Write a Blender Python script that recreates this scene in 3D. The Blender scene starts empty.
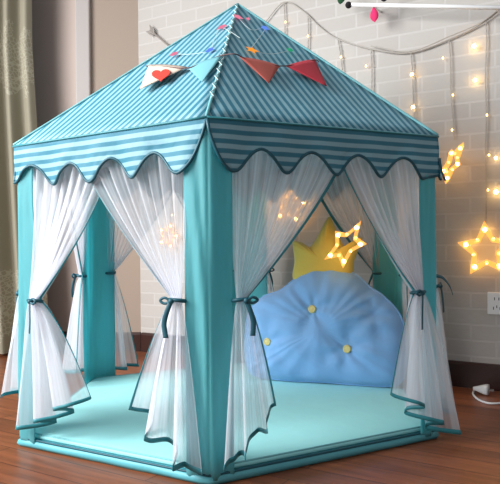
import bpy, bmesh, math, random
from mathutils import Vector as V, noise
random.seed(4)
PI = math.pi
sc = bpy.context.scene
COL = sc.collection

# ------------------------------------------------------------------ camera
F_PX, CAM_H, PITCH, ROLL = 670.0, 0.588, -0.0047, -0.0076
cam_loc = V((0, 0, CAM_H))
fwd = V((0, math.cos(PITCH), math.sin(PITCH)))
u0 = V((0, -math.sin(PITCH), math.cos(PITCH)))
r0 = V((1, 0, 0))
rgt = r0 * math.cos(ROLL) + u0 * math.sin(ROLL)
upv = u0 * math.cos(ROLL) - r0 * math.sin(ROLL)
cd = bpy.data.cameras.new('camera')
cam = bpy.data.objects.new('camera', cd)
COL.objects.link(cam)
from mathutils import Matrix
m = Matrix((rgt, upv, -fwd)).transposed().to_4x4()
m.translation = cam_loc
cam.matrix_world = m
cd.sensor_width = 36
cd.lens = F_PX / 500 * 36
cd.clip_start = 0.05
sc.camera = cam


def hit(px, py, p, n):
    """surveying helper: the point of a plane seen at a picture position"""
    d = fwd * F_PX + rgt * (px - 250) - upv * (py - 242)
    t = (p - cam_loc).dot(n) / d.dot(n)
    return cam_loc + d * t


# ------------------------------------------------------------------ materials
def lin(c):
    return tuple(((x / 255) / 12.92 if x / 255 <= 0.04045 else ((x / 255 + 0.055) / 1.055) ** 2.4) for x in c) + (1,)


def mat(name):
    m = bpy.data.materials.new(name)
    m.use_nodes = True
    nt = m.node_tree
    nt.nodes.clear()
    out = nt.nodes.new('ShaderNodeOutputMaterial')
    return m, nt, out


def nd(nt, typ, **kw):
    n = nt.nodes.new(typ)
    for k, v in kw.items():
        setattr(n, k, v)
    return n


def noise_bump(nt, scale, strength, dist=0.01, coord='Object', detail=3, stretch=None):
    tc = nd(nt, 'ShaderNodeTexCoord')
    nz = nd(nt, 'ShaderNodeTexNoise')
    nz.inputs['Scale'].default_value = scale
    nz.inputs['Detail'].default_value = detail
    if stretch:
        mp = nd(nt, 'ShaderNodeMapping')
        mp.inputs['Scale'].default_value = stretch
        nt.links.new(tc.outputs[coord], mp.inputs['Vector'])
        nt.links.new(mp.outputs['Vector'], nz.inputs['Vector'])
    else:
        nt.links.new(tc.outputs[coord], nz.inputs['Vector'])
    bp = nd(nt, 'ShaderNodeBump')
    bp.inputs['Strength'].default_value = strength
    bp.inputs['Distance'].default_value = dist
    nt.links.new(nz.outputs['Fac'], bp.inputs['Height'])
    return bp, nz


def simple(name, rgb, rough=0.6, bump=None, sheen=0, translucent=0, metallic=0, trans_rgb=None):
    m, nt, out = mat(name)
    b = nd(nt, 'ShaderNodeBsdfPrincipled')
    b.inputs['Base Color'].default_value = lin(rgb)
    b.inputs['Roughness'].default_value = rough
    b.inputs['Metallic'].default_value = metallic
    if sheen:
        b.inputs['Sheen Weight'].default_value = sheen
    if bump:
        bp, _ = noise_bump(nt, *bump)
        nt.links.new(bp.outputs['Normal'], b.inputs['Normal'])
    if translucent:
        t = nd(nt, 'ShaderNodeBsdfTranslucent')
        t.inputs['Color'].default_value = lin(trans_rgb or rgb)
        mx = nd(nt, 'ShaderNodeMixShader')
        mx.inputs[0].default_value = translucent
        nt.links.new(b.outputs[0], mx.inputs[1])
        nt.links.new(t.outputs[0], mx.inputs[2])
        nt.links.new(mx.outputs[0], out.inputs['Surface'])
    else:
        nt.links.new(b.outputs[0], out.inputs['Surface'])
    return m


def glow(name, rgb, strength):
    m, nt, out = mat(name)
    e = nd(nt, 'ShaderNodeEmission')
    e.inputs['Color'].default_value = lin(rgb)
    e.inputs['Strength'].default_value = strength
    nt.links.new(e.outputs[0], out.inputs['Surface'])
    return m


def striped(name, ca, cb, period):
    """woven two-tone stripes along UV x (metres)"""
    m, nt, out = mat(name)
    uv = nd(nt, 'ShaderNodeTexCoord')
    sp = nd(nt, 'ShaderNodeSeparateXYZ')
    nt.links.new(uv.outputs['UV'], sp.inputs[0])
    a = nd(nt, 'ShaderNodeMath', operation='MULTIPLY')
    a.inputs[1].default_value = 2 * PI / period
    nt.links.new(sp.outputs['X'], a.inputs[0])
    s = nd(nt, 'ShaderNodeMath', operation='SINE')
    nt.links.new(a.outputs[0], s.inputs[0])
    mr = nd(nt, 'ShaderNodeMapRange')
    mr.inputs['From Min'].default_value = -0.25
    mr.inputs['From Max'].default_value = 0.25
    nt.links.new(s.outputs[0], mr.inputs['Value'])
    mx = nd(nt, 'ShaderNodeMix', data_type='RGBA')
    mx.inputs['A'].default_value = lin(ca)
    mx.inputs['B'].default_value = lin(cb)
    nt.links.new(mr.outputs[0], mx.inputs['Factor'])
    b = nd(nt, 'ShaderNodeBsdfPrincipled')
    b.inputs['Roughness'].default_value = 0.55
    b.inputs['Specular IOR Level'].default_value = 0.25
    nt.links.new(mx.outputs['Result'], b.inputs['Base Color'])
    bp, _ = noise_bump(nt, 16, 0.35, 0.012)
    nt.links.new(bp.outputs['Normal'], b.inputs['Normal'])
    t = nd(nt, 'ShaderNodeBsdfTranslucent')
    nt.links.new(mx.outputs['Result'], t.inputs['Color'])
    ms = nd(nt, 'ShaderNodeMixShader')
    ms.inputs[0].default_value = 0.12
    nt.links.new(b.outputs[0], ms.inputs[1])
    nt.links.new(t.outputs[0], ms.inputs[2])
    nt.links.new(ms.outputs[0], out.inputs['Surface'])
    return m


def sheer(name, rgb, opacity):
    """net curtain: an open weave, with pleat-wise density"""
    m, nt, out = mat(name)
    d = nd(nt, 'ShaderNodeBsdfDiffuse')
    d.inputs['Color'].default_value = lin(rgb)
    t = nd(nt, 'ShaderNodeBsdfTranslucent')
    t.inputs['Color'].default_value = lin(rgb)
    mx = nd(nt, 'ShaderNodeMixShader')
    mx.inputs[0].default_value = 0.58
    nt.links.new(d.outputs[0], mx.inputs[1])
    nt.links.new(t.outputs[0], mx.inputs[2])
    tr = nd(nt, 'ShaderNodeBsdfTransparent')
    m2 = nd(nt, 'ShaderNodeMixShader')
    uv = nd(nt, 'ShaderNodeTexCoord')
    mp = nd(nt, 'ShaderNodeMapping')
    mp.inputs['Scale'].default_value = (34, 1.2, 1)
    nz = nd(nt, 'ShaderNodeTexNoise')
    nz.inputs['Scale'].default_value = 1.0
    nt.links.new(uv.outputs['UV'], mp.inputs['Vector'])
    nt.links.new(mp.outputs['Vector'], nz.inputs['Vector'])
    mr = nd(nt, 'ShaderNodeMapRange')
    mr.inputs['From Min'].default_value = 0.3
    mr.inputs['From Max'].default_value = 0.7
    mr.inputs['To Min'].default_value = opacity - 0.14
    mr.inputs['To Max'].default_value = opacity + 0.2
    nt.links.new(nz.outputs['Fac'], mr.inputs['Value'])
    nt.links.new(mr.outputs[0], m2.inputs[0])
    nt.links.new(tr.outputs[0], m2.inputs[1])
    nt.links.new(mx.outputs[0], m2.inputs[2])
    nt.links.new(m2.outputs[0], out.inputs['Surface'])
    return m


M = {}
M['teal'] = simple('teal fabric', (118, 196, 200), 0.5, (7, 0.3, 0.02, 'Object', 3, (3, 3, 0.6)), 0.15, 0.55, 0, (118, 224, 232))
M['teal_trim'] = simple('dark teal ribbon', (46, 136, 146), 0.45, None, 0.1, 0.1)
M['teal_pipe'] = simple('dark teal piping', (22, 84, 98), 0.5)
M['stripe'] = striped('striped teal fabric', (148, 192, 204), (62, 130, 152), 0.0233)
M['ridge'] = simple('pale teal piping', (120, 186, 192), 0.6)
M['sheer'] = sheer('white sheer net', (250, 250, 255), 0.54)
M['mat'] = simple('aqua mat fabric', (156, 226, 226), 0.75, (9, 0.25, 0.015), 0.1)
M['base'] = simple('teal floor sheet', (92, 176, 186), 0.5, (14, 0.4, 0.01))
M['cloud'] = simple('blue plush', (128, 176, 226), 0.8, (11, 0.35, 0.02), 0.4)
M['crown'] = simple('yellow plush', (208, 186, 80), 0.8, (14, 0.3, 0.015), 0.4)
M['button'] = simple('cream button', (232, 212, 140), 0.4)
M['wire'] = simple('pale wire', (176, 168, 158), 0.5)
M['white_plastic'] = simple('white plastic', (232, 232, 232), 0.35)
M['dark_hole'] = simple('black plastic', (25, 25, 25), 0.5)
M['metal'] = simple('steel pins', (190, 190, 190), 0.3, metallic=1)
M['flag_white'] = simple('cream felt', (212, 190, 172), 0.9)
M['flag_aqua'] = simple('aqua felt', (114, 176, 184), 0.9)
M['flag_rust'] = simple('rust felt', (176, 84, 72), 0.9)
M['flag_red'] = simple('crimson felt', (178, 44, 58), 0.9)
M['heart'] = simple('red felt', (208, 52, 36), 0.9)
M['pale'] = simple('clear white wire', (214, 226, 224), 0.4)
M['cord'] = simple('brown cord', (96, 70, 70), 0.8)
M['white_paint'] = simple('white painted wood', (240, 238, 236), 0.45)
M['trim_paint'] = simple('white gloss paint', (182, 172, 166), 0.5)
M['green_felt'] = simple('dark green felt', (22, 72, 40), 0.9)
M['black_felt'] = simple('black felt', (28, 22, 26), 0.9)
M['pink_felt'] = simple('hot pink felt', (226, 40, 104), 0.8)
M['arrow'] = simple('grey painted wood', (150, 140, 132), 0.6)
M['skirting'] = simple('dark brown wood', (56, 30, 24), 0.35, (20, 0.15, 0.003, 'Object', 3, (1, 1, 8)))
M['glow_bulb'] = glow('warm led', (255, 200, 120), 7)
M['glow_bulb_hot'] = glow('warm led core', (255, 206, 120), 30)
M['glow_tip'] = glow('lit amber plastic', (255, 166, 66), 1.5)
M['led_pink'] = glow('pink led', (255, 140, 170), 0.9)
M['led_blue'] = glow('blue led', (110, 150, 255), 0.95)
M['led_orange'] = glow('orange led', (255, 160, 60), 1.0)
M['led_green'] = glow('green led', (60, 200, 140), 0.6)


def plaster(name, rgb):
    return simple(name, rgb, 0.85, (60, 0.1, 0.003))


M['beige'] = plaster('beige plaster', (168, 149, 134))
M['greige'] = plaster('greige plaster', (186, 168, 158))


def brick_mat():
    m, nt, out = mat('white brick')
    uv = nd(nt, 'ShaderNodeTexCoord')
    br = nd(nt, 'ShaderNodeTexBrick')
    br.inputs['Color1'].default_value = lin((188, 181, 174))
    br.inputs['Color2'].default_value = lin((183, 175, 168))
    br.inputs['Mortar'].default_value = lin((195, 188, 182))
    br.inputs['Scale'].default_value = 1.0
    br.inputs['Mortar Size'].default_value = 0.005
    br.inputs['Mortar Smooth'].default_value = 0.4
    br.inputs['Brick Width'].default_value = 0.19
    br.inputs['Row Height'].default_value = 0.062
    nt.links.new(uv.outputs['UV'], br.inputs['Vector'])
    b = nd(nt, 'ShaderNodeBsdfPrincipled')
    b.inputs['Roughness'].default_value = 0.8
    nt.links.new(br.outputs['Color'], b.inputs['Base Color'])
    nz = nd(nt, 'ShaderNodeTexNoise')
    nz.inputs['Scale'].default_value = 40
    nt.links.new(uv.outputs['UV'], nz.inputs['Vector'])
    ad = nd(nt, 'ShaderNodeMath', operation='MULTIPLY_ADD')
    ad.inputs[1].default_value = -0.8
    nt.links.new(br.outputs['Fac'], ad.inputs[0])
    nt.links.new(nz.outputs['Fac'], ad.inputs[2])
    bp = nd(nt, 'ShaderNodeBump')
    bp.inputs['Strength'].default_value = 0.25
    bp.inputs['Distance'].default_value = 0.004
    nt.links.new(ad.outputs[0], bp.inputs['Height'])
    nt.links.new(bp.outputs['Normal'], b.inputs['Normal'])
    nt.links.new(b.outputs[0], out.inputs['Surface'])
    return m


def floor_mat():
    m, nt, out = mat('red-brown laminate')
    uv = nd(nt, 'ShaderNodeTexCoord')
    br = nd(nt, 'ShaderNodeTexBrick')
    br.inputs['Color1'].default_value = lin((140, 80, 50))
    br.inputs['Color2'].default_value = lin((121, 68, 42))
    br.inputs['Mortar'].default_value = lin((58, 28, 18))
    br.inputs['Scale'].default_value = 1.0
    br.inputs['Mortar Size'].default_value = 0.0015
    br.inputs['Brick Width'].default_value = 0.8
    br.inputs['Row Height'].default_value = 0.095
    br.offset = 0.37
    nt.links.new(uv.outputs['UV'], br.inputs['Vector'])
    mp = nd(nt, 'ShaderNodeMapping')
    mp.inputs['Scale'].default_value = (4, 46, 1)
    nt.links.new(uv.outputs['UV'], mp.inputs['Vector'])
    nz = nd(nt, 'ShaderNodeTexNoise')
    nz.inputs['Scale'].default_value = 1.0
    nz.inputs['Detail'].default_value = 6
    nt.links.new(mp.outputs['Vector'], nz.inputs['Vector'])
    mr = nd(nt, 'ShaderNodeMapRange')
    mr.inputs['From Min'].default_value = 0.3
    mr.inputs['From Max'].default_value = 0.7
    mr.inputs['To Min'].default_value = 0.7
    mr.inputs['To Max'].default_value = 1.25
    nt.links.new(nz.outputs['Fac'], mr.inputs['Value'])
    vm = nd(nt, 'ShaderNodeVectorMath', operation='SCALE')
    nt.links.new(br.outputs['Color'], vm.inputs[0])
    nt.links.new(mr.outputs[0], vm.inputs['Scale'])
    b = nd(nt, 'ShaderNodeBsdfPrincipled')
    nt.links.new(vm.outputs[0], b.inputs['Base Color'])
    b.inputs['Roughness'].default_value = 0.3
    b.inputs['Specular IOR Level'].default_value = 0.32
    bp = nd(nt, 'ShaderNodeBump')
    bp.inputs['Strength'].default_value = 0.08
    bp.inputs['Distance'].default_value = 0.003
    nt.links.new(nz.outputs['Fac'], bp.inputs['Height'])
    nt.links.new(bp.outputs['Normal'], b.inputs['Normal'])
    nt.links.new(b.outputs[0], out.inputs['Surface'])
    return m


def lace_mat():
    m, nt, out = mat('grey-green lace drape')
    tc = nd(nt, 'ShaderNodeTexCoord')
    vo = nd(nt, 'ShaderNodeTexVoronoi')
    vo.feature = 'DISTANCE_TO_EDGE'
    vo.inputs['Scale'].default_value = 55
    nt.links.new(tc.outputs['UV'], vo.inputs['Vector'])
    sp = nd(nt, 'ShaderNodeSeparateXYZ')
    nt.links.new(tc.outputs['UV'], sp.inputs[0])
    # flower bands across the drape
    w = nd(nt, 'ShaderNodeMath', operation='SINE')
    ml = nd(nt, 'ShaderNodeMath', operation='MULTIPLY_ADD')
    ml.inputs[1].default_value = 2 * PI / 1.25
    ml.inputs[2].default_value = -6.004
    nt.links.new(sp.outputs['Y'], ml.inputs[0])
    nt.links.new(ml.outputs[0], w.inputs[0])
    nz = nd(nt, 'ShaderNodeTexNoise')
    nz.inputs['Scale'].default_value = 9
    nt.links.new(tc.outputs['UV'], nz.inputs['Vector'])
    ad = nd(nt, 'ShaderNodeMath', operation='ADD')
    nt.links.new(w.outputs[0], ad.inputs[0])
    nt.links.new(nz.outputs['Fac'], ad.inputs[1])
    g = nd(nt, 'ShaderNodeMath', operation='GREATER_THAN')
    g.inputs[1].default_value = 1.2
    nt.links.new(ad.outputs[0], g.inputs[0])
    l = nd(nt, 'ShaderNodeMath', operation='LESS_THAN')
    l.inputs[1].default_value = 0.09
    nt.links.new(vo.outputs['Distance'], l.inputs[0])
    mu = nd(nt, 'ShaderNodeMath', operation='MULTIPLY')
    nt.links.new(g.outputs[0], mu.inputs[0])
    nt.links.new(l.outputs[0], mu.inputs[1])
    mx = nd(nt, 'ShaderNodeMix', data_type='RGBA')
    mx.inputs['A'].default_value = lin((150, 142, 122))
    mx.inputs['B'].default_value = lin((174, 167, 146))
    nt.links.new(mu.outputs[0], mx.inputs['Factor'])
    b = nd(nt, 'ShaderNodeBsdfPrincipled')
    b.inputs['Roughness'].default_value = 0.9
    nt.links.new(mx.outputs['Result'], b.inputs['Base Color'])
    nt.links.new(b.outputs[0], out.inputs['Surface'])
    return m


M['brick'] = brick_mat()
M['floor'] = floor_mat()
M['lace'] = lace_mat()


# ------------------------------------------------------------------ mesh helpers
class MB:
    def __init__(s):
        s.v, s.f, s.uv = [], [], {}

    def grid(s, fn, nu, nv, uvfn=None, closed_u=False):
        b = len(s.v)
        for j in range(nv + 1):
            for i in range(nu + (0 if closed_u else 1)):
                s.v.append(V(fn(i / nu, j / nv)))
                if uvfn:
                    s.uv[len(s.v) - 1] = uvfn(i / nu, j / nv)
        w = nu if closed_u else nu + 1
        for j in range(nv):
            for i in range(nu):
                i2 = (i + 1) % w
                s.f.append((b + j * w + i, b + j * w + i2, b + (j + 1) * w + i2, b + (j + 1) * w + i))
        return s

    def poly(s, pts):
        b = len(s.v)
        s.v += [V(p) for p in pts]
        s.f.append(tuple(range(b, b + len(pts))))
        return s

    def tube(s, path, r, n=8, caps=True, closed=False):
        path = [V(p) for p in path]
        b = len(s.v)
        N = len(path)
        ref = None
        for i, p in enumerate(path):
            if closed:
                d = path[(i + 1) % N] - path[i - 1]
            else:
                d = path[min(i + 1, N - 1)] - path[max(i - 1, 0)]
            d.normalize()
            if ref is None:
                ref = d.orthogonal().normalized()
            ref = (ref - d * ref.dot(d))
            if ref.length < 1e-6:
                ref = d.orthogonal()
            ref.normalize()
            q = d.cross(ref)
            rr = r(i / (N - 1)) if callable(r) else r
            for k in range(n):
                a = 2 * PI * k / n
                s.v.append(p + (ref * math.cos(a) + q * math.sin(a)) * rr)
        for i in range(N if closed else N - 1):
            i2 = (i + 1) % N
            for k in range(n):
                k2 = (k + 1) % n
                s.f.append((b + i * n + k, b + i * n + k2, b + i2 * n + k2, b + i2 * n + k))
        if caps and not closed:
            s.f.append(tuple(b + k for k in reversed(range(n))))
            s.f.append(tuple(b + (N - 1) * n + k for k in range(n)))
        return s

    def prism(s, pts, d):
        """closed slab: outline pts pushed by vector d"""
        b = len(s.v)
        n = len(pts)
        s.v += [V(p) for p in pts] + [V(p) + d for p in pts]
        s.f.append(tuple(range(b + n - 1, b - 1, -1)))
        s.f.append(tuple(range(b + n, b + 2 * n)))
        for k in range(n):
            k2 = (k + 1) % n
            s.f.append((b + k, b + k2, b + n + k2, b + n + k))
        return s

    def box(s, c, sx, sy, sz, ax=V((1, 0, 0)), ay=V((0, 1, 0)), az=V((0, 0, 1))):
        c = V(c)
        p = [c - ax * sx / 2 - ay * sy / 2 - az * sz / 2, c + ax * sx / 2 - ay * sy / 2 - az * sz / 2,
             c + ax * sx / 2 + ay * sy / 2 - az * sz / 2, c - ax * sx / 2 + ay * sy / 2 - az * sz / 2]
        return s.prism(p, az * sz)

    def ball(s, c, r, n=10, m_=6, ax=V((1, 0, 0)), ay=V((0, 1, 0)), az=V((0, 0, 1)), sc3=(1, 1, 1)):
        c = V(c)
        return s.grid(lambda u, v: c + ax * (r * sc3[0] * math.sin(PI * (0.001 + .998 * v)) * math.cos(2 * PI * u))
                      + ay * (r * sc3[1] * math.sin(PI * (0.001 + .998 * v)) * math.sin(2 * PI * u))
                      + az * (r * sc3[2] * math.cos(PI * (0.001 + .998 * v))), n, m_, closed_u=True)

    def build(s, name, material, parent=None, org=None, smooth=True, solid=0, bevel=0, subsurf=0):
        me = bpy.data.meshes.new(name)
        o_ = org if org is not None else V((0, 0, 0))
        me.from_pydata([tuple(p - o_) for p in s.v], [], s.f)
        if s.uv:
            ul = me.uv_layers.new(name='UVMap')
            for lp in me.loops:
                ul.data[lp.index].uv = s.uv.get(lp.vertex_index, (0, 0))
        bm = bmesh.new()
        bm.from_mesh(me)
        if not s.uv:
            bmesh.ops.recalc_face_normals(bm, faces=bm.faces)
        bm.to_mesh(me)
        bm.free()
        me.materials.append(material)
        if smooth:
            me.shade_smooth()
        o = bpy.data.objects.new(name, me)
        COL.objects.link(o)
        if parent:
            o.parent = parent
        elif org is not None:
            o.location = org
        if bevel:
            md = o.modifiers.new('bevel', 'BEVEL')
            md.width = bevel
            md.segments = 2
            md.limit_method = 'ANGLE'
        if subsurf:
            md = o.modifiers.new('sub', 'SUBSURF')
            md.levels = md.render_levels = subsurf
        if solid:
            md = o.modifiers.new('solid', 'SOLIDIFY')
            md.thickness = solid
            md.offset = 0
        return o


def tag(o, label=None, cat=None, group=None, kind=None):
    if label: o['label'] = label
    if cat: o['category'] = cat
    if group: o['group'] = group
    if kind: o['kind'] = kind
    return o


def thing(name, label, cat, loc, group=None):
    o = bpy.data.objects.new(name, None)
    o.empty_display_size = 0.1
    COL.objects.link(o)
    o.location = loc
    return tag(o, label, cat, group)


def lerp(a, b, t):
    return a + (b - a) * t


def smooth_path(pts, sub=8):
    """Catmull-Rom through pts"""
    P = [V(p) for p in pts]
    out = []
    for i in range(len(P) - 1):
        a = P[max(i - 1, 0)]; b = P[i]; c = P[i + 1]; d = P[min(i + 2, len(P) - 1)]
        for k in range(sub):
            t = k / sub
            out.append(0.5 * ((2 * b) + (c - a) * t + (2 * a - 5 * b + 4 * c - d) * t * t + (3 * b - a - 3 * c + d) * t ** 3))
    out.append(P[-1])
    return out


# ------------------------------------------------------------------ the room
WY, WS = 3.168, 0.637                      # back wall: y = WY - WS*x
wdir = V((1, -WS, 0)).normalized()          # to the right along the wall
wn = V((-WS, -1, 0)).normalized()           # out of the wall, into the room
wp = V((0, WY, 0))
corner = V((-0.58, WY + 0.58 * WS, 0))
H_ROOM = 2.7

f = MB()
f.grid(lambda u, v: V((lerp(-4, 4, u), lerp(-2.5, 5.5, v), 0)), 1, 1,
       lambda u, v: (V((lerp(-4, 4, u), lerp(-2.5, 5.5, v), 0)).dot(wdir), V((lerp(-4, 4, u), lerp(-2.5, 5.5, v), 0)).dot(wn)))
tag(f.build('floor', M['floor'], smooth=False), kind='structure')


def wall(name, a, b, material, z1=H_ROOM, thick=0.1, n=None):
    d = (b - a); L = d.length; d.normalize()
    back = V((-d.y, d.x, 0))
    mb = MB()
    mb.grid(lambda u, v: a + d * L * u + V((0, 0, z1 * v)), 1, 1, lambda u, v: (L * u, z1 * v))
    mb.grid(lambda u, v: a + d * L * u + back * thick + V((0, 0, z1 * v)), 1, 1, lambda u, v: (L * u, z1 * v))
    return tag(mb.build(name, material, smooth=False), kind='structure')


far_r = corner + wdir * 4.2
pil = V((-0.905, 3.545, 0))
wall('wall_back', corner, far_r, M['brick'])
wall('wall_corner', pil, corner, M['beige'])
far_l = V((-2.6, 4.25, 0))
wall('wall_left', far_l, pil, M['greige'])


def skirting(name, a, b, h=0.1, t=0.014):
    d = (b - a).normalized(); n = V((d.y, -d.x, 0))
    mb = MB()
    prof = [(0, 0), (t, 0), (t, h - 0.012), (t - 0.006, h - 0.002), (0, h)]
    mb.prism([a + n * p + V((0, 0, q)) for p, q in prof], b - a)
    return tag(mb.build(name, M['skirting'], smooth=False), kind='structure')


skirting('baseboard_back', corner + wdir * 0.012, far_r)
skirting('baseboard_corner', pil + V((0.072, 0, 0)), corner)
skirting('baseboard_left', far_l, pil - V((0.01, -0.004, 0)))
mb = MB()
mb.box(pil + V((0.034, -0.002, H_ROOM / 2)), 0.075, 0.05, H_ROOM)
tag(mb.build('trim_1', M['trim_paint'], smooth=False, bevel=0.006), kind='structure')

# lace drape at the far left, hung on a rod above the picture
def drape_pt(u, v):
    z = lerp(2.42, 0.015, v)
    x = lerp(-1.95, -1.105 + 0.13 * max(0, v - 0.35), u)
    n = 0.03 * math.sin(u * 2 * PI * 9 + 0.6 * math.sin(3 * v)) + 0.012 * math.sin(u * 47 + v * 2)
    return V((x, 3.42 + n, z))
org = V((-1.45, 3.42, 0))
dr = thing('window_drape', 'grey-green lace drape with a flower pattern hanging in folds at the far left', 'curtain', org)
mb = MB().grid(drape_pt, 150, 40, lambda u, v: (u * 1.25, lerp(2.42, 0.015, v)))
mb.build('drape_panel', M['lace'], dr, org)
mb = MB().tube([V((-2.1, 3.42, 2.44)), V((-0.98, 3.42, 2.44))], 0.013, 12)
mb.build('curtain_rod', M['white_paint'], dr, org)

# ------------------------------------------------------------------ the tent
Z0 = V((0, 0, 1))
gz = V((0, 0, 0))
base = [V((-0.10, 1.59, 0)), hit(437, 438.5, gz, Z0), V((0.57, 2.60, 0)),
        V((-0.01, 2.99, 0)), V((-0.64, 2.68, 0)), hit(19.5, 446, gz, Z0)]
# order A front, C right, F, E back, D, B left (counter-clockwise)
def eave_z(p, py):
    dep = p.y
    for z in [i / 2000 for i in range(1400, 2000)]:
        q = V((p.x, p.y, z)) - cam_loc
        y = 242 + F_PX * (-q.dot(upv)) / q.dot(fwd)
        if y <= py:
            return z
    return 0.87
EZ = [0.878, eave_z(base[1], 136.5), 0.873, 0.873, 0.873, eave_z(base[5], 146)]
ctr = V((-0.065, 2.285, 0))
APEX = V((-0.036, 2.29, 1.386))
torg = V((ctr.x, ctr.y, 0))
tent = thing('play_tent', 'hexagonal teal play tent with striped pointed roof and white net curtains', 'tent', torg)


def outn(k):
    """outward normal of face k (corner k -> k+1)"""
    a, b = base[k], base[(k + 1) % 6]
    d = (b - a).normalized()
    return V((d.y, -d.x, 0))


def offc(k, n):
    n1, n0 = outn(k), outn((k - 1) % 6)
    bis = (n1 + n0).normalized()
    return base[k] + bis * (n / bis.dot(n1))


def FP(k, t, n, z_below=None, z=None):
    """point of face k at fraction t, pushed out by n"""
    p = offc(k, n).lerp(offc((k + 1) % 6, n), t)
    ez = lerp(EZ[k], EZ[(k + 1) % 6], t)
    zz = z if z is not None else ez - z_below
    return V((p.x, p.y, zz))


def Lk(k):
    return (base[(k + 1) % 6] - base[k]).length


# roof -------------------------------------------------------------
mb = MB()
OV = 0.006
for k in range(6):
    L = Lk(k)
    def rp(u, v, k=k):
        e = FP(k, u, OV, 0.0)
        p = e.lerp(APEX, v)
        nrm = outn(k)
        sag = 0.012 * math.sin(PI * v) * (1 - abs(2 * u - 1) ** 2) * (1 - v)
        wob = 0.004 * noise.noise(V((u * 5 + k * 9, v * 3, k))) * (1 - v) * min(1, 8 * u, 8 * (1 - u))
        return p - V((0, 0, sag)) - nrm * 0.3 * sag + Z0 * wob
    mb.grid(rp, 16, 16, lambda u, v, L=L: ((u - .5) * L * (1 - v) + 0.006, v))
roof = mb.build('roof', M['stripe'], tent, torg, solid=0.003)
mb = MB()
for k in range(6):
    path = [FP(k, 0, OV + 0.001, -0.002).lerp(APEX + V((0, 0, 0.003)), i / 20) for i in range(21)]
    mb.tube(path, 0.0042, 8)
mb.build('ridge_piping', M['ridge'], roof, torg)
mb = MB()
mb.ball(APEX, 0.007, 14, 8)
mb.build('peak_cap', M['stripe'], roof, torg)
mb = MB()
for k in range(6):
    mb.tube([FP(k, i / 10, OV + 0.002, 0.002) for i in range(11)], 0.0032, 6)
mb.build('eave_seam', M['teal_trim'], roof, torg)

# valance ----------------------------------------------------------
LOWS = {0: [0.10, 0.30, 0.505, 0.71, 0.925], 5: [0.0, 0.225, 0.44, 0.655, 0.865]}


def drop(k, t):
    f = 1.0
    if k == 5: f = lerp(0.84, 1.0, min(1, t / 0.3))
    if k == 4: f = lerp(0.84, 1.0, min(1, (1 - t) / 0.3))
    return f * drop0(k, t)


def drop0(k, t):
    lows = LOWS.get(k, [0.0, 0.2, 0.4, 0.6, 0.8, 1.0])
    D1, D0 = 0.126, 0.07
    if k == 0 and t < lows[0]:
        x = t / lows[0]
        return D1 * math.sin(min(1, x) * PI / 2) ** 0.7 + 0.002
    if k == 5 and t > lows[-1]:
        x = (1 - t) / (1 - lows[-1])
        return D1 * math.sin(max(0, min(1, x)) * PI / 2) ** 0.8 + 0.002
    if t >= lows[-1]:
        return D1 - 0.012 * (t - lows[-1]) / max(1e-6, 1 - lows[-1])
    for a, b in zip(lows, lows[1:]):
        if a <= t <= b:
            x = (t - a) / (b - a)
            x += 0.05 * math.sin(2 * PI * x)
            w = 0.5 + 0.5 * math.cos(2 * PI * x)
            w = w ** 0.85
            return D0 + (D1 - D0) * w
    return D1


def val_pt(k, t, r):
    """r: 0 eave .. 1 hem"""
    d = drop(k, t)
    q = d / 0.126
    n = OV + 0.003 * r * q + 0.005 * r * math.sin(t * 2 * PI * 5 + k) * q
    n += (0.008 * noise.noise(V((t * 9, r * 2, k * 3.3))) + 0.004 * noise.noise(V((t * 22 + r * 4, r * 3, k * 1.7)))) * r * q
    return FP(k, t, n, d * r)


mb = MB()
for k in range(6):
    mb.grid(lambda u, v, k=k: val_pt(k, u, v), 110, 10,
            lambda u, v, k=k: (drop(k, u) * v - 0.004, u))
val = mb.build('valance', M['stripe'], tent, torg, solid=0.003)
mb = MB()
for k in range(6):
    mb.tube([val_pt(k, i / 110, 1.0) for i in range(111)], 0.0042, 8)
mb.build('valance_piping', M['teal_pipe'], val, torg)
# loose ribbon end flicking out under the right corner
mb = MB()
p = val_pt(0, 1.0, 1.0)
mb.grid(lambda u, v: p + V((0.003 + 0.016 * v * v, -0.002, 0.05 - 0.066 * v)) + V((0.007 * (u - .5), 0.004 * (u - .5), 0)), 2, 8)
mb.build('loose_ribbon', M['teal_pipe'], val, torg, solid=0.002)

# post sleeves -----------------------------------------------------
SW = 0.066
for k in range(6):
    mb = MB()
    kp = (k - 1) % 6
    w = SW if k in (0, 1, 5) else 0.1
    bis = (outn(k) + outn(kp)).normalized()
    def sl(u, v, k=k, kp=kp, w=w, bis=bis):
        s = (u * 2 - 1) * w
        z = lerp(0.012, EZ[k] - 0.004, v)
        e = 0.0015 + (0.0075 * noise.noise(V((s * 30 + k * 7 + z * 2.0, z * 3.0 + s * 12, k))) + 0.002 * noise.noise(V((s * 60, z * 6, k)))) * min(1, abs(s) / 0.02)
        if s >= 0:
            p = FP(k, s / Lk(k), e, z=z)
        else:
            p = FP(kp, 1 + s / Lk(kp), e, z=z)
        c = max(0, 1 - abs(s) / 0.014)
        p = p - bis * 0.006 * c * c
        return p
    mb.grid(sl, 36, 60)
    s_o = mb.build('post_sleeve', M['teal'], tent, torg, solid=0.0025)

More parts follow.
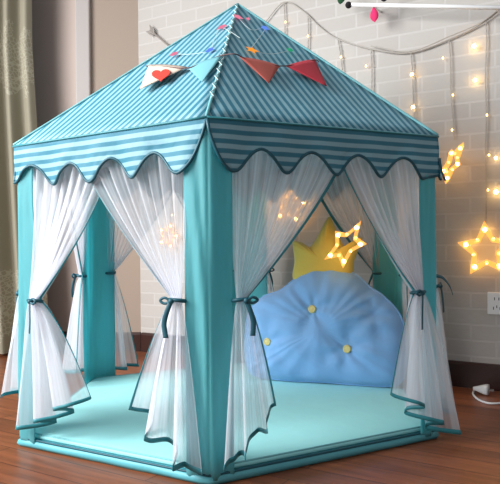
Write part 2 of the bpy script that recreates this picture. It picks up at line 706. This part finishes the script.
# floor sheet of the tent: a raised padded rim round the mat -----------
mb = MB()
def ring_c(k, t, n, z):
    return FP(k, t, n, z=z)
prof = [(0.000, 0.0), (0.005, 0.009), (0.003, 0.018), (-0.003, 0.0225), (-0.016, 0.023), (-0.03, 0.022)]
N = 24
vb = []
for k in range(6):
    for i in range(N):
        vb.append([FP(k, i / N, n + 0.002 * noise.noise(V((k * 5 + i * .3, z * 60, 1))), z=z + 0.001) for n, z in prof])
b0 = 0
for row in vb:
    mb.v += row
T = len(vb); P_ = len(prof)
for i in range(T):
    for j in range(P_ - 1):
        mb.f.append((i * P_ + j, ((i + 1) % T) * P_ + j, ((i + 1) % T) * P_ + j + 1, i * P_ + j + 1))
mb.f.append(tuple(i * P_ + P_ - 1 for i in range(T)))
mb.f.append(tuple(i * P_ for i in reversed(range(T))))
fl = mb.build('floor_sheet', M['base'], tent, torg)
mb = MB()
for k in range(6):
    mb.tube([FP(k, i / 24, -0.002, z=0.0245) for i in range(25)], 0.0035, 6)
mb.build('floor_sheet_piping', M['teal_pipe'], fl, torg)

# net curtains -----------------------------------------------------
VT = 0.52
def make_curtain(k, side, Wtop, Wbot, zt, zo, zi, s0=0.048, sb=0.03, seed=0, amp=0.034, waves=2.5, ph=0.0, st=0.088, nb=0.030):
    """face k, side 0 = tied to corner k, 1 = tied to corner k+1; u: 0 at post .. 1 at free edge"""
    L = Lk(k)
    rnd = random.Random(seed * 17 + k * 3 + side)
    p1, p2, p3 = rnd.random() * 6, rnd.random() * 6, rnd.random() * 6
    def S(u, v):
        if v <= VT:
            t = v / VT
            stp = s0 + u * Wtop
            sti = st + (u - .5) * 0.026
            s = sti + (stp - sti) * (1 - t ** 1.3)
            ft = s / L
            ft = ft if side == 0 else 1 - ft
            ez = lerp(EZ[k], EZ[(k + 1) % 6], ft)
            z = lerp(ez - 0.012, zt + 0.006 * (u - .5), t)
            n = lerp(-0.015, 0.012, t ** 1.5)
            n += lerp(0.007, 0.009, t) * math.sin(2 * PI * 8.5 * u + p1 + 0.8 * t) + lerp(.003, .003, t) * math.sin(2 * PI * 17 * u + p2)
            n += 0.004 * math.sin(3 * t + u * 9 + p3) * math.sin(PI * t)
        else:
            t = (v - VT) / (1 - VT)
            sti = st + (u - .5) * 0.026
            sbo = sb + u * Wbot + 0.012 * math.sin(2 * PI * waves * u + p2)
            g = t ** 0.72
            s = sti + (sbo - sti) * g
            zb = lerp(zo, zi, u ** 1.4)
            z = lerp(zt + 0.006 * (u - .5), zb, t)
            n = lerp(0.012, nb, g)
            n += lerp(0.009, 0.004, g) * math.sin(2 * PI * 8.5 * u + p1 + 0.8) + .003 * math.sin(2 * PI * 17 * u + p2) * (1 - t)
            n += amp * g * math.sin(2 * PI * waves * u + ph)
            lim = lerp(0.006, 0.013, min(1, t * 3))
            w_ = max(0, min(1, (0.095 - s) / 0.03))
            n = max(n, lerp(n, lim + 0.004 * math.sin(2 * PI * 3 * u), w_))
            ft = s / L
            ft = ft if side == 0 else 1 - ft
        return FP(k, ft, n, z=z)
    du, dv = (0.030 if k == 0 else 0.024), 0.016
    def cl(v):
        return 1 - du * (1 if v < VT else lerp(1, 0.45, min(1, (v - VT) / 0.06)))
    mb = MB().grid(lambda u, v: S(u * cl(v * (1 - dv)), v * (1 - dv)), 90, 80, lambda u, v: (u, v))
    c = mb.build('net_curtain', M['sheer'], tent, torg)
    mb = MB()
    def dd(v):
        return du * (1 if v < VT else lerp(1, 0.45, min(1, (v - VT) / 0.06)))
    mb.grid(lambda u, v: S(1 - dd(v) + u * dd(v), v), 3, 80)
    mb.grid(lambda u, v: S(u * (1 - du * 0.45), 1 - dv + v * dv), 90, 2)
    mb.build('trim_ribbon', M['teal_trim'], c, torg, solid=0.002)
    # tie-back: a band round the gather, a bow loop and two tails
    sgn = 1 if side == 0 else -1
    dirv = (base[(k + 1) % 6] - base[k]).normalized() * sgn
    nn = outn(k)
    cc = FP(k, (st / L) if side == 0 else 1 - st / L, 0.012, z=zt)
    mb = MB()
    ring = [cc + dirv * (0.021 * math.cos(a)) + nn * (0.017 * math.sin(a)) + Z0 * (0.003 * math.sin(a)) for a in [2 * PI * i / 24 for i in range(24)]]
    mb.tube(ring, 0.0038, 8, closed=True)
    kn = cc + nn * 0.021 + dirv * 0.002
    mb.ball(kn, 0.0065, 10, 6)
    lo = smooth_path([kn, kn + dirv * 0.016 + Z0 * 0.008 + nn * .004, kn + dirv * 0.028 + Z0 * 0.001 + nn * .006, kn + dirv * 0.016 - Z0 * 0.006 + nn * .004, kn], 6)
    mb.tube(lo, 0.0026, 6)
    tl = 0.075 + 0.03 * rnd.random()
    path = smooth_path([kn, kn + dirv * 0.006 - Z0 * 0.02 + nn * .006, kn + dirv * (0.010 + .004 * rnd.random()) - Z0 * tl * .6 + nn * .010, kn + dirv * (0.002 + .012 * rnd.random()) - Z0 * tl + nn * .012], 6)
    wv = (dirv * 0.85 + nn * 0.5).normalized() * 0.0062
    mb.grid(lambda u, v: path[min(len(path) - 1, int(round(v * (len(path) - 1))))] + wv * (2 * u - 1) + nn * (0.0012 * (4 * u * u - 4 * u)), 2, len(path) - 1)
    mb.build('tie_ribbon', M['teal_pipe'], c, torg, solid=0.0018)
    return c


#            k side Wtop  Wbot   zt    zo     zi
make_curtain(0, 0, 0.405, 0.130, 0.440, 0.050, 0.165, sb=0.050, seed=1, waves=2.4, ph=2.6, amp=.046)     # right-front, at front post
make_curtain(0, 1, 0.315, 0.160, 0.432, 0.022, 0.150, sb=0.010, seed=2, waves=2.6, ph=0.4, amp=.036, nb=.030)
make_curtain(5, 1, 0.395, 0.180, 0.440, 0.030, 0.165, sb=0.030, seed=3, waves=2.5, ph=3.4, amp=.046)
make_curtain(5, 0, 0.318, 0.190, 0.420, 0.060, 0.160, sb=0.050, seed=4, waves=2.6, ph=0.8, amp=.036, nb=.006)
make_curtain(4, 1, 0.325, 0.190, 0.430, 0.140, 0.130, seed=5, ph=1.0, nb=.02)
make_curtain(4, 0, 0.325, 0.200, 0.450, 0.070, 0.100, seed=6, ph=2.0)
make_curtain(3, 1, 0.325, 0.165, 0.455, 0.045, 0.060, seed=7, ph=0.5)
make_curtain(3, 0, 0.325, 0.170, 0.450, 0.050, 0.090, seed=8, ph=2.8, amp=.026)
make_curtain(2, 1, 0.325, 0.170, 0.450, 0.050, 0.090, seed=9, ph=1.8, amp=.026)
make_curtain(2, 0, 0.325, 0.170, 0.450, 0.050, 0.090, seed=10, ph=0.0, amp=.026)
make_curtain(1, 1, 0.325, 0.170, 0.450, 0.060, 0.100, seed=11, ph=1.2)
make_curtain(1, 0, 0.325, 0.190, 0.440, 0.070, 0.120, seed=12, ph=2.2)
# spare tie hanging out at the right-hand post
pc = FP(1, 0.03, 0.004, z=0.475)
pth = smooth_path([pc, pc + V((0.02, 0, -0.006)), pc + V((0.038, -.004, -0.028)), pc + V((0.046, -.008, -0.052))], 5)
MB().grid(lambda u, v: pth[int(round(v * (len(pth) - 1)))] + V((0.0, 0.004, 0.0045)) * (2 * u - 1), 1, len(pth) - 1).build('spare_tie', M['teal_pipe'], tent, torg, solid=0.0018)

# ------------------------------------------------------------------ mat
def rounded(n, r, z):
    pts = []
    for k in range(6):
        c = offc(k, n)
        a = (offc((k - 1) % 6, n) - c).normalized()
        b = (offc((k + 1) % 6, n) - c).normalized()
        for i in range(9):
            t = i / 8
            p0, p2 = c + a * r, c + b * r
            q = p0.lerp(c, t).lerp(c.lerp(p2, t), t)
            pts.append(q)
        d = offc((k + 1) % 6, n)
        for i in range(1, 10):
            pts.append((c + b * r).lerp(d - b * r, i / 10))
    return [V((p.x, p.y, z)) for p in pts]
morg = torg + V((0, 0, 0.0245))
mprof = [(-0.022, 0.0245), (-0.014, 0.026), (-0.011, 0.030), (-0.013, 0.035), (-0.020, 0.0385), (-0.04, 0.0405)]
rows = [rounded(n, 0.05, z) for n, z in mprof]
mc = V((ctr.x, ctr.y, 0))
for s in [0.9, 0.78, 0.64, 0.5, 0.36, 0.22, 0.1]:
    rows.append([V((mc.x + (p.x - mc.x) * s, mc.y + (p.y - mc.y) * s,
                    0.0405 + 0.0035 * noise.noise(V((p.x * s * 6, p.y * s * 6, 2))) * (1 - s ** 4))) for p in rows[5]])
mb = MB()
n = len(rows[0])
for r in rows: mb.v += r
for j in range(len(rows) - 1):
    for i in range(n):
        mb.f.append((j * n + i, j * n + (i + 1) % n, (j + 1) * n + (i + 1) % n, (j + 1) * n + i))
mb.f.append(tuple((len(rows) - 1) * n + i for i in range(n)))
mb.f.append(tuple(reversed(range(n))))
matt = thing('floor_mat', 'pale aqua padded hexagonal mat covering the tent floor', 'mat', morg)
mb.build('mat_pad', M['mat'], matt, morg)
mb = MB().tube(rounded(-0.017, 0.05, 0.0378), 0.0026, 6, closed=True)
mb.build('mat_piping', M['ridge'], matt, morg)

# ------------------------------------------------------------------ cushion
co = V((0.270, 2.515, 0.046))
cu = V((0.945, -0.327, 0)).normalized()
cback = V((0.327, 0.945, 0)).normalized()
lean = math.radians(8)
cw = Z0 * math.cos(lean) + cback * math.sin(lean)
cn = cu.cross(cw).normalized()
if cn.y > 0: cn = -cn                        # towards the camera


def closed_spline(pts, n):
    N = len(pts); out = []
    for i in range(N):
        a, b, c, d = (V((*pts[(i + j - 1) % N], 0)) for j in range(4))
        for q in range(n):
            t = q / n
            out.append(0.5 * ((2 * b) + (c - a) * t + (2 * a - 5 * b + 4 * c - d) * t * t + (3 * b - a - 3 * c + d) * t ** 3))
    return out


def inflate(outline, cen, T, fr, dimples=(), pw=2.6, n_r=22, puck=0.05, nf=18):
    o, u, w, nn = fr
    N = len(outline)
    mb = MB()
    for sgn in (1, -1):
        def fn(a, r, sgn=sgn):
            i = int(round(a * N)) % N
            q = outline[i]
            x = lerp(cen[0], q.x, r); y = lerp(cen[1], q.y, r)
            h = T * max(0, 1 - r ** pw) ** 0.55
            h *= 1 + puck * math.sin(a * 2 * PI * nf) * r ** 2
            h += 0.006 * noise.noise(V((x * 14, y * 14, sgn))) * (1 - r ** 3)
            for dx, dy, dp, dr in dimples:
                dd = math.hypot(x - dx, y - dy)
                ang = math.atan2(y - dy, x - dx)
                rr = dr * (1 + 0.26 * math.cos(6 * ang + dx * 40))
                h -= dp * math.exp(-(dd / rr) ** 1.1)
            return o + u * x + w * y + nn * (sgn * max(h, 0))
        mb.grid(fn, N, n_r, closed_u=True)
    return mb


fr = (co, cu, cw, cn)
cloud_pts = [(-0.275, 0.012), (-0.15, 0.0), (0.0, 0.002), (0.15, 0.0), (0.27, 0.008), (0.303, 0.06), (0.306, 0.15), (0.285, 0.255),
             (0.225, 0.325), (0.170, 0.362), (0.120, 0.405), (0.03, 0.440), (-0.06, 0.430), (-0.13, 0.380), (-0.18, 0.342), (-0.255, 0.312), (-0.308, 0.245),
             (-0.315, 0.13), (-0.305, 0.05)]
cl_out = closed_spline(cloud_pts, 8)
btn = [(-0.037, 0.272), (-0.213, 0.143), (0.098, 0.130), (0.190, 0.265)]
cush = thing('cloud_cushion', 'large blue cloud-shaped cushion with yellow buttons and a yellow crown on top', 'cushion', co)
mb = inflate(cl_out, (0.0, 0.2), 0.085, fr, [(x, y, 0.042, 0.062) for x, y in btn], pw=3.0, nf=23, puck=0.07)
tag(mb.build('cushion_body', M['cloud'], cush, co), 'blue cloud-shaped plush body')
mb = MB().tube([co + cu * p.x + cw * p.y for p in cl_out], 0.004, 6, closed=True)
mb.build('seam_piping', M['cloud'], cush, co)
for x, y in btn[:3]:
    # sits in its dimple on the front
    va = V((x, y - 0.2, 0))
    q = min(cl_out, key=lambda p: (V((p.x, p.y - 0.2, 0)).normalized() - va.normalized()).length)
    r = va.length / V((q.x, q.y - 0.2, 0)).length
    pos = co + cu * x + cw * y + cn * (0.085 * (1 - r ** 3.0) ** 0.55 - 0.040 + 0.006)
    mb = MB()
    mb.grid(lambda u, v, pos=pos: pos + (cu * math.cos(2 * PI * u) + cw * math.sin(2 * PI * u)) * (0.0155 * math.sin(v * PI * .94 + .03)) + cn * (0.005 * math.cos(v * PI)), 18, 8, closed_u=True)
    mb.tube([pos + cn * 0.004 + (cu * math.cos(a) + cw * math.sin(a)) * 0.0115 for a in [2 * PI * i / 18 for i in range(18)]], 0.0018, 6, closed=True)
    tag(mb.build('button', M['button'], cush, co), 'round yellow button')
ko = co + cw * 0.41 + cback * 0.012 + cu * -0.010
crown_pts = [(-0.115, -0.03), (0.0, -0.04), (0.105, -0.03), (0.118, 0.05), (0.148, 0.135), (0.125, 0.128), (0.085, 0.105), (0.062, 0.135), (0.028, 0.21), (0.018, 0.222), (0.006, 0.21), (-0.03, 0.14), (-0.058, 0.105), (-0.09, 0.122), (-0.122, 0.128), (-0.128, 0.115), (-0.118, 0.05)]
cr_out = closed_spline(crown_pts, 8)
mb = inflate(cr_out, (0.005, 0.045), 0.05, (ko, cu, cw, cn), [], pw=3.0, nf=15, puck=0.06)
tag(mb.build('crown', M['crown'], cush, co), 'yellow plush crown')

# ------------------------------------------------------------------ star lights and the light curtain on the wall
WO = 0.012
def on_wall(px, py, off=WO):
    return hit(px, py, wp + wn * off, wn)


lorg = on_wall(409, 52)
lights = thing('curtain_light_string', 'warm fairy light string draped in swags with hanging strands across the white brick wall', 'string lights', lorg)
swag = [(255, 30), (266, 21), (284, 2), (303, 11), (320, 27), (338, 39), (371, 49), (409, 53), (450, 39), (486, 21), (512, -2)]
mb = MB().tube(smooth_path([on_wall(*p) for p in swag], 6), 0.0024, 6)
mb.tube(smooth_path([on_wall(p[0], p[1] - 3 + (1.5 if i % 2 else 0), WO + .006) for i, p in enumerate(swag[6:])], 6), 0.0022, 6)
mb.build('main_wire', M['wire'], lights, lorg)
strands = [((284, 3), (290, 195), [(285.5, 22), (288, 40)]), ((308, 16), (308, 70), [(308, 36)]), ((338, 39), (345, 90), [(341, 57)]),
           ((371, 49), (373, 130), [(366, 66), (372, 100)]), ((411, 53), (416, 140), [(411, 75), (414, 107)]),
           ((449, 40), (454, 140), [(453, 95), (452, 130), (443, 58)]), ((486, 21), (486, 232), [(487, 115), (489, 155), (488, 190)]),
           ((262, 25), (262, 60), []), ((236, 60), (236, 250), [(236, 190), (234, 222), (237, 245)]), ((170, 90), (170, 230), [(172, 215)]),
           ((335, 100), (335, 200), [(336, 192)])]
for a, b, bl in strands:
    A, B = on_wall(*a), on_wall(*b)
    n = max(10, int((A - B).length / 0.006))
    mb = MB()
    for q in (0, PI):                                     # two twisted wires
        mb.tube([A.lerp(B, i / n) + wdir * (0.0022 * math.cos(i * .8 + q) + 0.002 * math.sin(i * .13)) + wn * (0.0022 * math.sin(i * .8 + q)) for i in range(n + 1)], 0.0013, 5)
    s = mb.build('strand', M['wire'], lights, lorg)
    for px, py in bl:
        p = on_wall(px, py, WO + 0.006)
        MB().ball(p, 0.0034, 8, 6, sc3=(1, 1, 1.5)).build('bulb', M['glow_bulb'], s, lorg)
# the larger glowing bulbs on side wires
for px, py, r in [(474, 46, .0075), (475, 80, .007), (496, 158, .006), (496, 192, .008), (412, 74, .005), (413, 107, .006)]:
    p = on_wall(px, py, WO + 0.012)
    o = MB().ball(p, r, 10, 6).build('bulb', M['glow_bulb_hot'], lights, lorg)


def lamp(name, loc, power, rgb, r=0.02):
    ld = bpy.data.lights.new(name, 'POINT')
    ld.energy = power
    ld.color = lin(rgb)[:3]
    ld.shadow_soft_size = r
    o = bpy.data.objects.new(name, ld)
    COL.objects.link(o)
    o.location = loc
    return o


def star_light(loc, R, ax, ay, label, power, rot=0.0, wire_to=None, group='lit star lamps'):
    """open five-pointed star of clear arms with an LED in each arm"""
    nn = ax.cross(ay).normalized()
    st = thing('star_light', label, 'star light', loc, group)
    def pt(r, a):
        return loc + ax * (r * math.sin(a)) + ay * (r * math.cos(a))
    mb = MB()
    # the open frame: bevelled star band
    outl, inn = [], []
    for i in range(10):
        a = rot + PI * i / 5
        outl.append((R if i % 2 == 0 else R * 0.5, a))
        inn.append((R * 0.60 if i % 2 == 0 else R * 0.32, a))
    th = 0.010
    for i in range(10):
        j = (i + 1) % 10
        for sg in (1, -1):
            a_, b_ = pt(*outl[i]), pt(*outl[j])
            c_, d_ = pt(*inn[j]), pt(*inn[i])
            m1 = a_.lerp(d_, .5) + nn * th * sg
            m2 = b_.lerp(c_, .5) + nn * th * sg
            mb.poly([a_, b_, m2, m1])
            mb.poly([m1, m2, c_, d_])
    mb.build('star_frame', M['star'], st, loc, smooth=False)
    for i in range(5):
        a = rot + 2 * PI * i / 5
        MB().ball(pt(R * 0.70, a), R * 0.085, 8, 6).build('bulb', M['glow_bulb_hot'], st, loc)
        MB().ball(pt(R * 0.44, a + PI / 5), R * 0.06, 8, 6).build('bulb', M['glow_bulb'], st, loc)
    if wire_to:
        MB().tube([pt(R * .95, rot), wire_to], 0.0015, 6).build('hanging_wire', M['wire'], st, loc)
    lamp('star_lamp', loc + wn * 0.05, power, (255, 176, 92), R * .5)
    return st


def star_mat():
    m, nt, out = mat('clear amber-lit plastic')
    e = nd(nt, 'ShaderNodeEmission')
    e.inputs['Color'].default_value = lin((255, 172, 80))
    e.inputs['Strength'].default_value = 1.8
    g = nd(nt, 'ShaderNodeBsdfTransparent')
    g.inputs['Color'].default_value = lin((255, 240, 215))
    gl = nd(nt, 'ShaderNodeBsdfGlossy')
    gl.inputs['Roughness'].default_value = 0.15
    a = nd(nt, 'ShaderNodeAddShader')
    mx = nd(nt, 'ShaderNodeMixShader')
    mx.inputs[0].default_value = 0.15
    nt.links.new(g.outputs[0], mx.inputs[1])
    nt.links.new(gl.outputs[0], mx.inputs[2])
    m2 = nd(nt, 'ShaderNodeMixShader')
    m2.inputs[0].default_value = 0.55
    nt.links.new(mx.outputs[0], m2.inputs[1])
    nt.links.new(e.outputs[0], m2.inputs[2])
    nt.links.new(m2.outputs[0], out.inputs['Surface'])
    return m


M['star'] = star_mat()
wx = wdir
star_light(on_wall(486, 250, 0.03), 0.112, wx, Z0, 'large lit star hanging on the wall above the socket at right', 0.10, rot=-0.05)
star_light(on_wall(452, 163, 0.085), 0.088, (wx * .62 + wn * .78).normalized(), (Z0 * .92 + wx * .35).normalized(), 'lit star turned side-on beside the tent roof corner at right', 0.12, rot=0.5)
star_light(V((0.345, 2.415, 0.564)), 0.096, (cu * .85 + cn * .45).normalized(), (Z0 * .94 + cu * .34).normalized(), 'lit star hanging in front of the yellow crown', 0.42, rot=0.35, wire_to=V((0.345, 2.415, 0.98)))
star_light(on_wall(290, 205, 0.03), 0.100, wx, Z0, 'lit star seen through the net curtain left of the crown', 0.3, rot=0.2)
star_light(on_wall(168, 236, 0.03), 0.075, wx, Z0, 'lit star on the wall seen through the left front net curtain', 0.15, rot=0.3)

# ------------------------------------------------------------------ fairy lights and bunting on the roof
def face_plane(k):
    a, b = FP(k, 0, OV, 0), FP(k, 1, OV, 0)
    n = (b - a).cross(APEX - a).normalized()
    if n.z < 0: n = -n
    return a, n


def on_roof(px, py, k, off):
    a, n = face_plane(k)
    return hit(px, py, a + n * off, n)


LEFT, RIGHT = 5, 0
ford = on_roof(237, 50, RIGHT, .01)
fairy = thing('roof_fairy_lights', 'string of small coloured star lights wound down the front ridge of the tent roof', 'string lights', ford)
rA, rB = FP(0, 0, OV, 0), APEX
fn_ = (face_plane(LEFT)[1] + face_plane(RIGHT)[1]).normalized()
rd = (rB - rA).normalized()
sd = rd.cross(fn_).normalized()
mb = MB()
path = []
for i in range(161):
    t = i / 160
    p = rA.lerp(rB, 0.10 + 0.88 * t)
    a = t * 2 * PI * 15
    path.append(p + fn_ * (0.0075 + 0.002 * math.sin(a * 2)) + sd * 0.006 * math.sin(a))
mb.tube(path, 0.0012, 6)
wires = [[(240, 38, LEFT), (222, 28, LEFT), (214, 40, LEFT), (210, 50, LEFT), (192, 54, LEFT), (175, 54, LEFT)],
         [(240, 20, RIGHT), (252, 30, RIGHT), (266, 27, RIGHT), (256, 42, RIGHT), (252, 50, RIGHT), (272, 54, RIGHT), (291, 50, RIGHT)]]
for w in wires:
    mb.tube(smooth_path([on_roof(*q, 0.006) for q in w], 6), 0.0007, 6)
mb.build('wire', M['pale'], fairy, ford)


def mini_star(px, py, k, r, material, rot):
    p = on_roof(px, py, k, 0.008)
    n = face_plane(k)[1]
    ax = n.cross(Z0).normalized(); ay = n.cross(ax)
    pts = []
    for i in range(10):
        a = rot + PI * i / 5
        rr = r if i % 2 == 0 else r * .42
        pts.append(p + ax * rr * math.cos(a) + ay * rr * math.sin(a))
    mb = MB()
    for i in range(10):
        j = (i + 1) % 10
        mb.poly([pts[i], pts[j], p + n * 0.006])
        mb.poly([pts[j], pts[i], p - n * 0.004])
    o = mb.build('star_bulb', material, fairy, ford, smooth=False)
    return o


for px, py, k, r, mm, ro, lb in [(238, 17, RIGHT, .020, 'led_pink', .2, 'pink star bulb'), (222, 27, LEFT, .021, 'led_pink', .8, 'pink star bulb'),
                                 (252, 50, RIGHT, .024, 'led_orange', .4, 'orange star bulb'), (265, 28, RIGHT, .018, 'led_blue', .1, 'blue star bulb'),
                                 (210, 50, LEFT, .018, 'led_blue', .6, 'blue star bulb'), (174, 54, LEFT, .018, 'led_pink', .3, 'pink star bulb'),
                                 (290, 50, RIGHT, .014, 'led_green', .5, 'green star bulb'), (248, 19, RIGHT, .008, 'led_pink', .5, 'pink star bulb')]:
    tag(mini_star(px, py, k, r, M[mm], ro), lb)

borg = on_roof(236, 54, LEFT, .012)
bunt = thing('bunting', 'bunting with four felt pennants strung across the tent roof', 'bunting', borg)
cpts = [on_roof(*q) for q in [(146, 66, LEFT, .010), (166, 67, LEFT, .014), (188, 68, LEFT, .014), (206, 61, LEFT, .012), (222, 55.5, LEFT, .011), (235, 54, LEFT, .013),
                              (244, 58, RIGHT, .012), (262, 63, RIGHT, .012), (281, 66, RIGHT, .012), (298, 64, RIGHT, .012), (315, 60, RIGHT, .012), (319, 62, RIGHT, .010)]]
MB().tube(smooth_path(cpts, 6), 0.0018, 6).build('cord', M['cord'], bunt, borg)


def flag(p3, k, material, label, curl=0.004):
    a, b, c = [on_roof(x, y, k, .010) for x, y in p3]
    n = face_plane(k)[1]
    mb = MB()
    mb.grid(lambda u, v: a.lerp(b, u).lerp(c, v * 0.995) + n * (curl * math.sin(PI * u) * (1 - v) + 0.006 * v), 8, 8)
    return tag(mb.build('pennant', material, bunt, borg, solid=0.002), label), (a, b, c, n)


fl1, (a, b, c, n) = flag([(149, 65), (187, 67), (141, 91)], LEFT, M['flag_white'], 'cream pennant with a red heart')
flag([(188, 68), (222, 56), (203, 84)], LEFT, M['flag_aqua'], 'pale aqua pennant')
flag([(240, 57), (280, 66), (268, 85)], RIGHT, M['flag_rust'], 'rust red pennant')
flag([(286, 66), (315, 59.5), (326, 88)], RIGHT, M['flag_red'], 'crimson pennant')
# heart, flat felt sewn on the first pennant, seen at (162,74)
hc = on_roof(161, 75, LEFT, 0.0165)
hx = on_roof(171, 74, LEFT, 0.0165) - hc
hy = on_roof(161, 69, LEFT, 0.0165) - hc
pts = []
for i in range(40):
    t = 2 * PI * i / 40
    x = 16 * math.sin(t) ** 3 / 17
    y = (13 * math.cos(t) - 5 * math.cos(2 * t) - 2 * math.cos(3 * t) - math.cos(4 * t)) / 15
    pts.append(hc + hx * x + hy * y)
tag(MB().prism(pts, n * 0.002).build('heart', M['heart'], fl1, borg, smooth=False), 'red felt heart')

# ------------------------------------------------------------------ wall decoration
# white rod with felt ornaments
roff = 0.10
ra, rb = on_wall(346, 4.5, roff), on_wall(540, 8.5, roff)
rod = thing('hanging_rod', 'white horizontal rod with green, black and pink felt ornaments near the top of the wall', 'wall decoration', ra)
MB().tube([ra, rb], 0.008, 12).build('rod', M['white_paint'], rod, ra)
for t in (0.15, 0.8):
    p = ra.lerp(rb, t)
    MB().tube([p, p - wn * (roff)], 0.004, 8).build('wall_bracket', M['white_paint'], rod, ra)
def leaf(p, w, h, material, name, tilt=0.0):
    mb = MB()
    up = (Z0 * math.cos(tilt) + wdir * math.sin(tilt))
    sd = (wdir * math.cos(tilt) - Z0 * math.sin(tilt))
    mb.grid(lambda u, v: p - up * h * v + sd * (w * math.sin(PI * v ** 1.3) ** .8 + .001) * math.cos(2 * PI * u) + wn * (w * .45 * math.sin(PI * v) + .001) * math.sin(2 * PI * u), 14, 12, closed_u=True)
    return mb.build(name, material, rod, ra)
tag(leaf(on_wall(373.5, 6.5, roff - .010), 0.017, 0.064, M['pink_felt'], 'felt_ornament', -.08), 'hot pink felt drop')
tag(leaf(on_wall(343, -8, roff), 0.016, 0.05, M['green_felt'], 'felt_ornament', .3), 'dark green felt leaf')
mb = MB().ball(on_wall(348.5, 5, roff + .004), 0.014, 12, 8)
tag(mb.build('felt_ornament', M['black_felt'], rod, ra), 'black felt ball')
mb = MB().ball(on_wall(384, -2, roff), 0.014, 12, 8)
tag(mb.build('felt_ornament', M['black_felt'], rod, ra), 'black felt ball')

# wooden arrow, its tail left of the roof
a1, a2 = on_wall(150, 30, 0.02), on_wall(226, 95, 0.02)
ad = (a2 - a1).normalized(); an = ad.cross(wn).normalized()
arw = thing('wooden_arrow', 'thin grey wooden arrow on the wall behind the left roof slope', 'wall decoration', a1)
MB().tube([a1, a2], 0.004, 8).build('shaft', M['arrow'], arw, a1)
for sg in (1, -1):
    mb = MB()
    for j in range(3):
        q = a1 + ad * (0.004 + 0.014 * j)
        mb.prism([q, q + an * sg * 0.02 - ad * 0.024, q + an * sg * 0.02 - ad * 0.013, q + ad * 0.011], wn * 0.003)
    mb.build('fletching', M['arrow'], arw, a1, smooth=False)
mb = MB().prism([a2 + ad * .03, a2 + an * .018 - ad * .01, a2 - an * .018 - ad * .01], wn * 0.004)
mb.build('arrow_head', M['arrow'], arw, a1, smooth=False)

# socket
so = on_wall(499.5, 303.5, 0.0)
sock = thing('wall_socket', 'white double wall socket low on the brick wall at the right edge', 'socket', so)
MB().box(so + wn * 0.005, 0.086, 0.010, 0.086, wdir, -wn).build('faceplate', M['white_plastic'], sock, so, smooth=False, bevel=0.003)
mb = MB()
for dx, dz, w, h in [(-0.016, 0.018, .003, .011), (0.0, 0.018, .003, .011), (-0.008, -0.012, .003, .010), (-.02, -.018, .003, .011), (.004, -.018, .003, .011), (0.022, 0.018, .003, .011)]:
    mb.box(so + wn * 0.0102 + wdir * dx + Z0 * dz, w, 0.001, h, wdir, -wn)
mb.build('socket_hole', M['dark_hole'], sock, so, smooth=False)

# plug and cord on the floor
def on_floor(px, py, z=0.005):
    return hit(px, py, V((0, 0, z)), Z0)
pp = on_floor(476.5, 388.5, 0.020)
plug = thing('power_plug', 'white plug and lead lying on the floor by the skirting at right', 'cable', on_floor(479, 386, 0))
po = V(plug.location)
cpath = smooth_path([on_floor(475.5, 388.5, .020), on_floor(474, 391, .006), on_floor(473, 394), on_floor(477, 398.5), on_floor(484, 402), on_floor(495, 403.5), on_floor(520, 401)], 8)
MB().tube(cpath, 0.0038, 8).build('lead', M['white_plastic'], plug, po)
pd = wdir.copy(); ps = V((-pd.y, pd.x, 0))
mb = MB()
def plug_pt(u, v):
    w = lerp(0.006, 0.020, min(1, v * 1.2)); h = lerp(0.005, 0.019, min(1, v * 1.2))
    a = 2 * PI * u
    cx = math.copysign(abs(math.cos(a)) ** .5, math.cos(a)); sx = math.copysign(abs(math.sin(a)) ** .5, math.sin(a))
    return pp + pd * (v * 0.055 - 0.012) + ps * w * cx + Z0 * h * sx
mb.grid(plug_pt, 20, 8, closed_u=True)
mb.f.append(tuple(range(20))); mb.f.append(tuple(8 * 20 + i for i in reversed(range(20))))
mb.build('plug_body', M['white_plastic'], plug, po)
for s in (-1, 1):
    q = pp + pd * 0.043 + ps * s * 0.007
    MB().box(q + pd * 0.009, 0.018, 0.002, 0.005, pd, ps).build('pin', M['metal'], plug, po, smooth=False)

# ------------------------------------------------------------------ light
w = bpy.data.worlds.new('world')
sc.world = w
w.use_nodes = True
bg = w.node_tree.nodes['Background']
bg.inputs['Color'].default_value = (0.86, 0.93, 1.0, 1)
bg.inputs['Strength'].default_value = 0.4


def area(name, loc, target, sx, sy, power, rgb):
    ld = bpy.data.lights.new(name, 'AREA')
    ld.shape = 'RECTANGLE'
    ld.size, ld.size_y = sx, sy
    ld.energy = power
    ld.color = rgb
    ld.spread = math.radians(120)
    o = bpy.data.objects.new(name, ld)
    COL.objects.link(o)
    o.location = loc
    o.rotation_euler = (V(target) - V(loc)).to_track_quat('-Z', 'Y').to_euler()
    return o


area('window_daylight', (-2.6, 1.1, 1.85), (0.0, 2.2, 0.5), 2.0, 1.8, 104, (0.95, 0.98, 1.0))

vs = sc.view_settings
vs.view_transform = 'Standard'
vs.look = 'None'
vs.gamma = 1
vs.exposure = 0.0
vs.use_curve_mapping = False
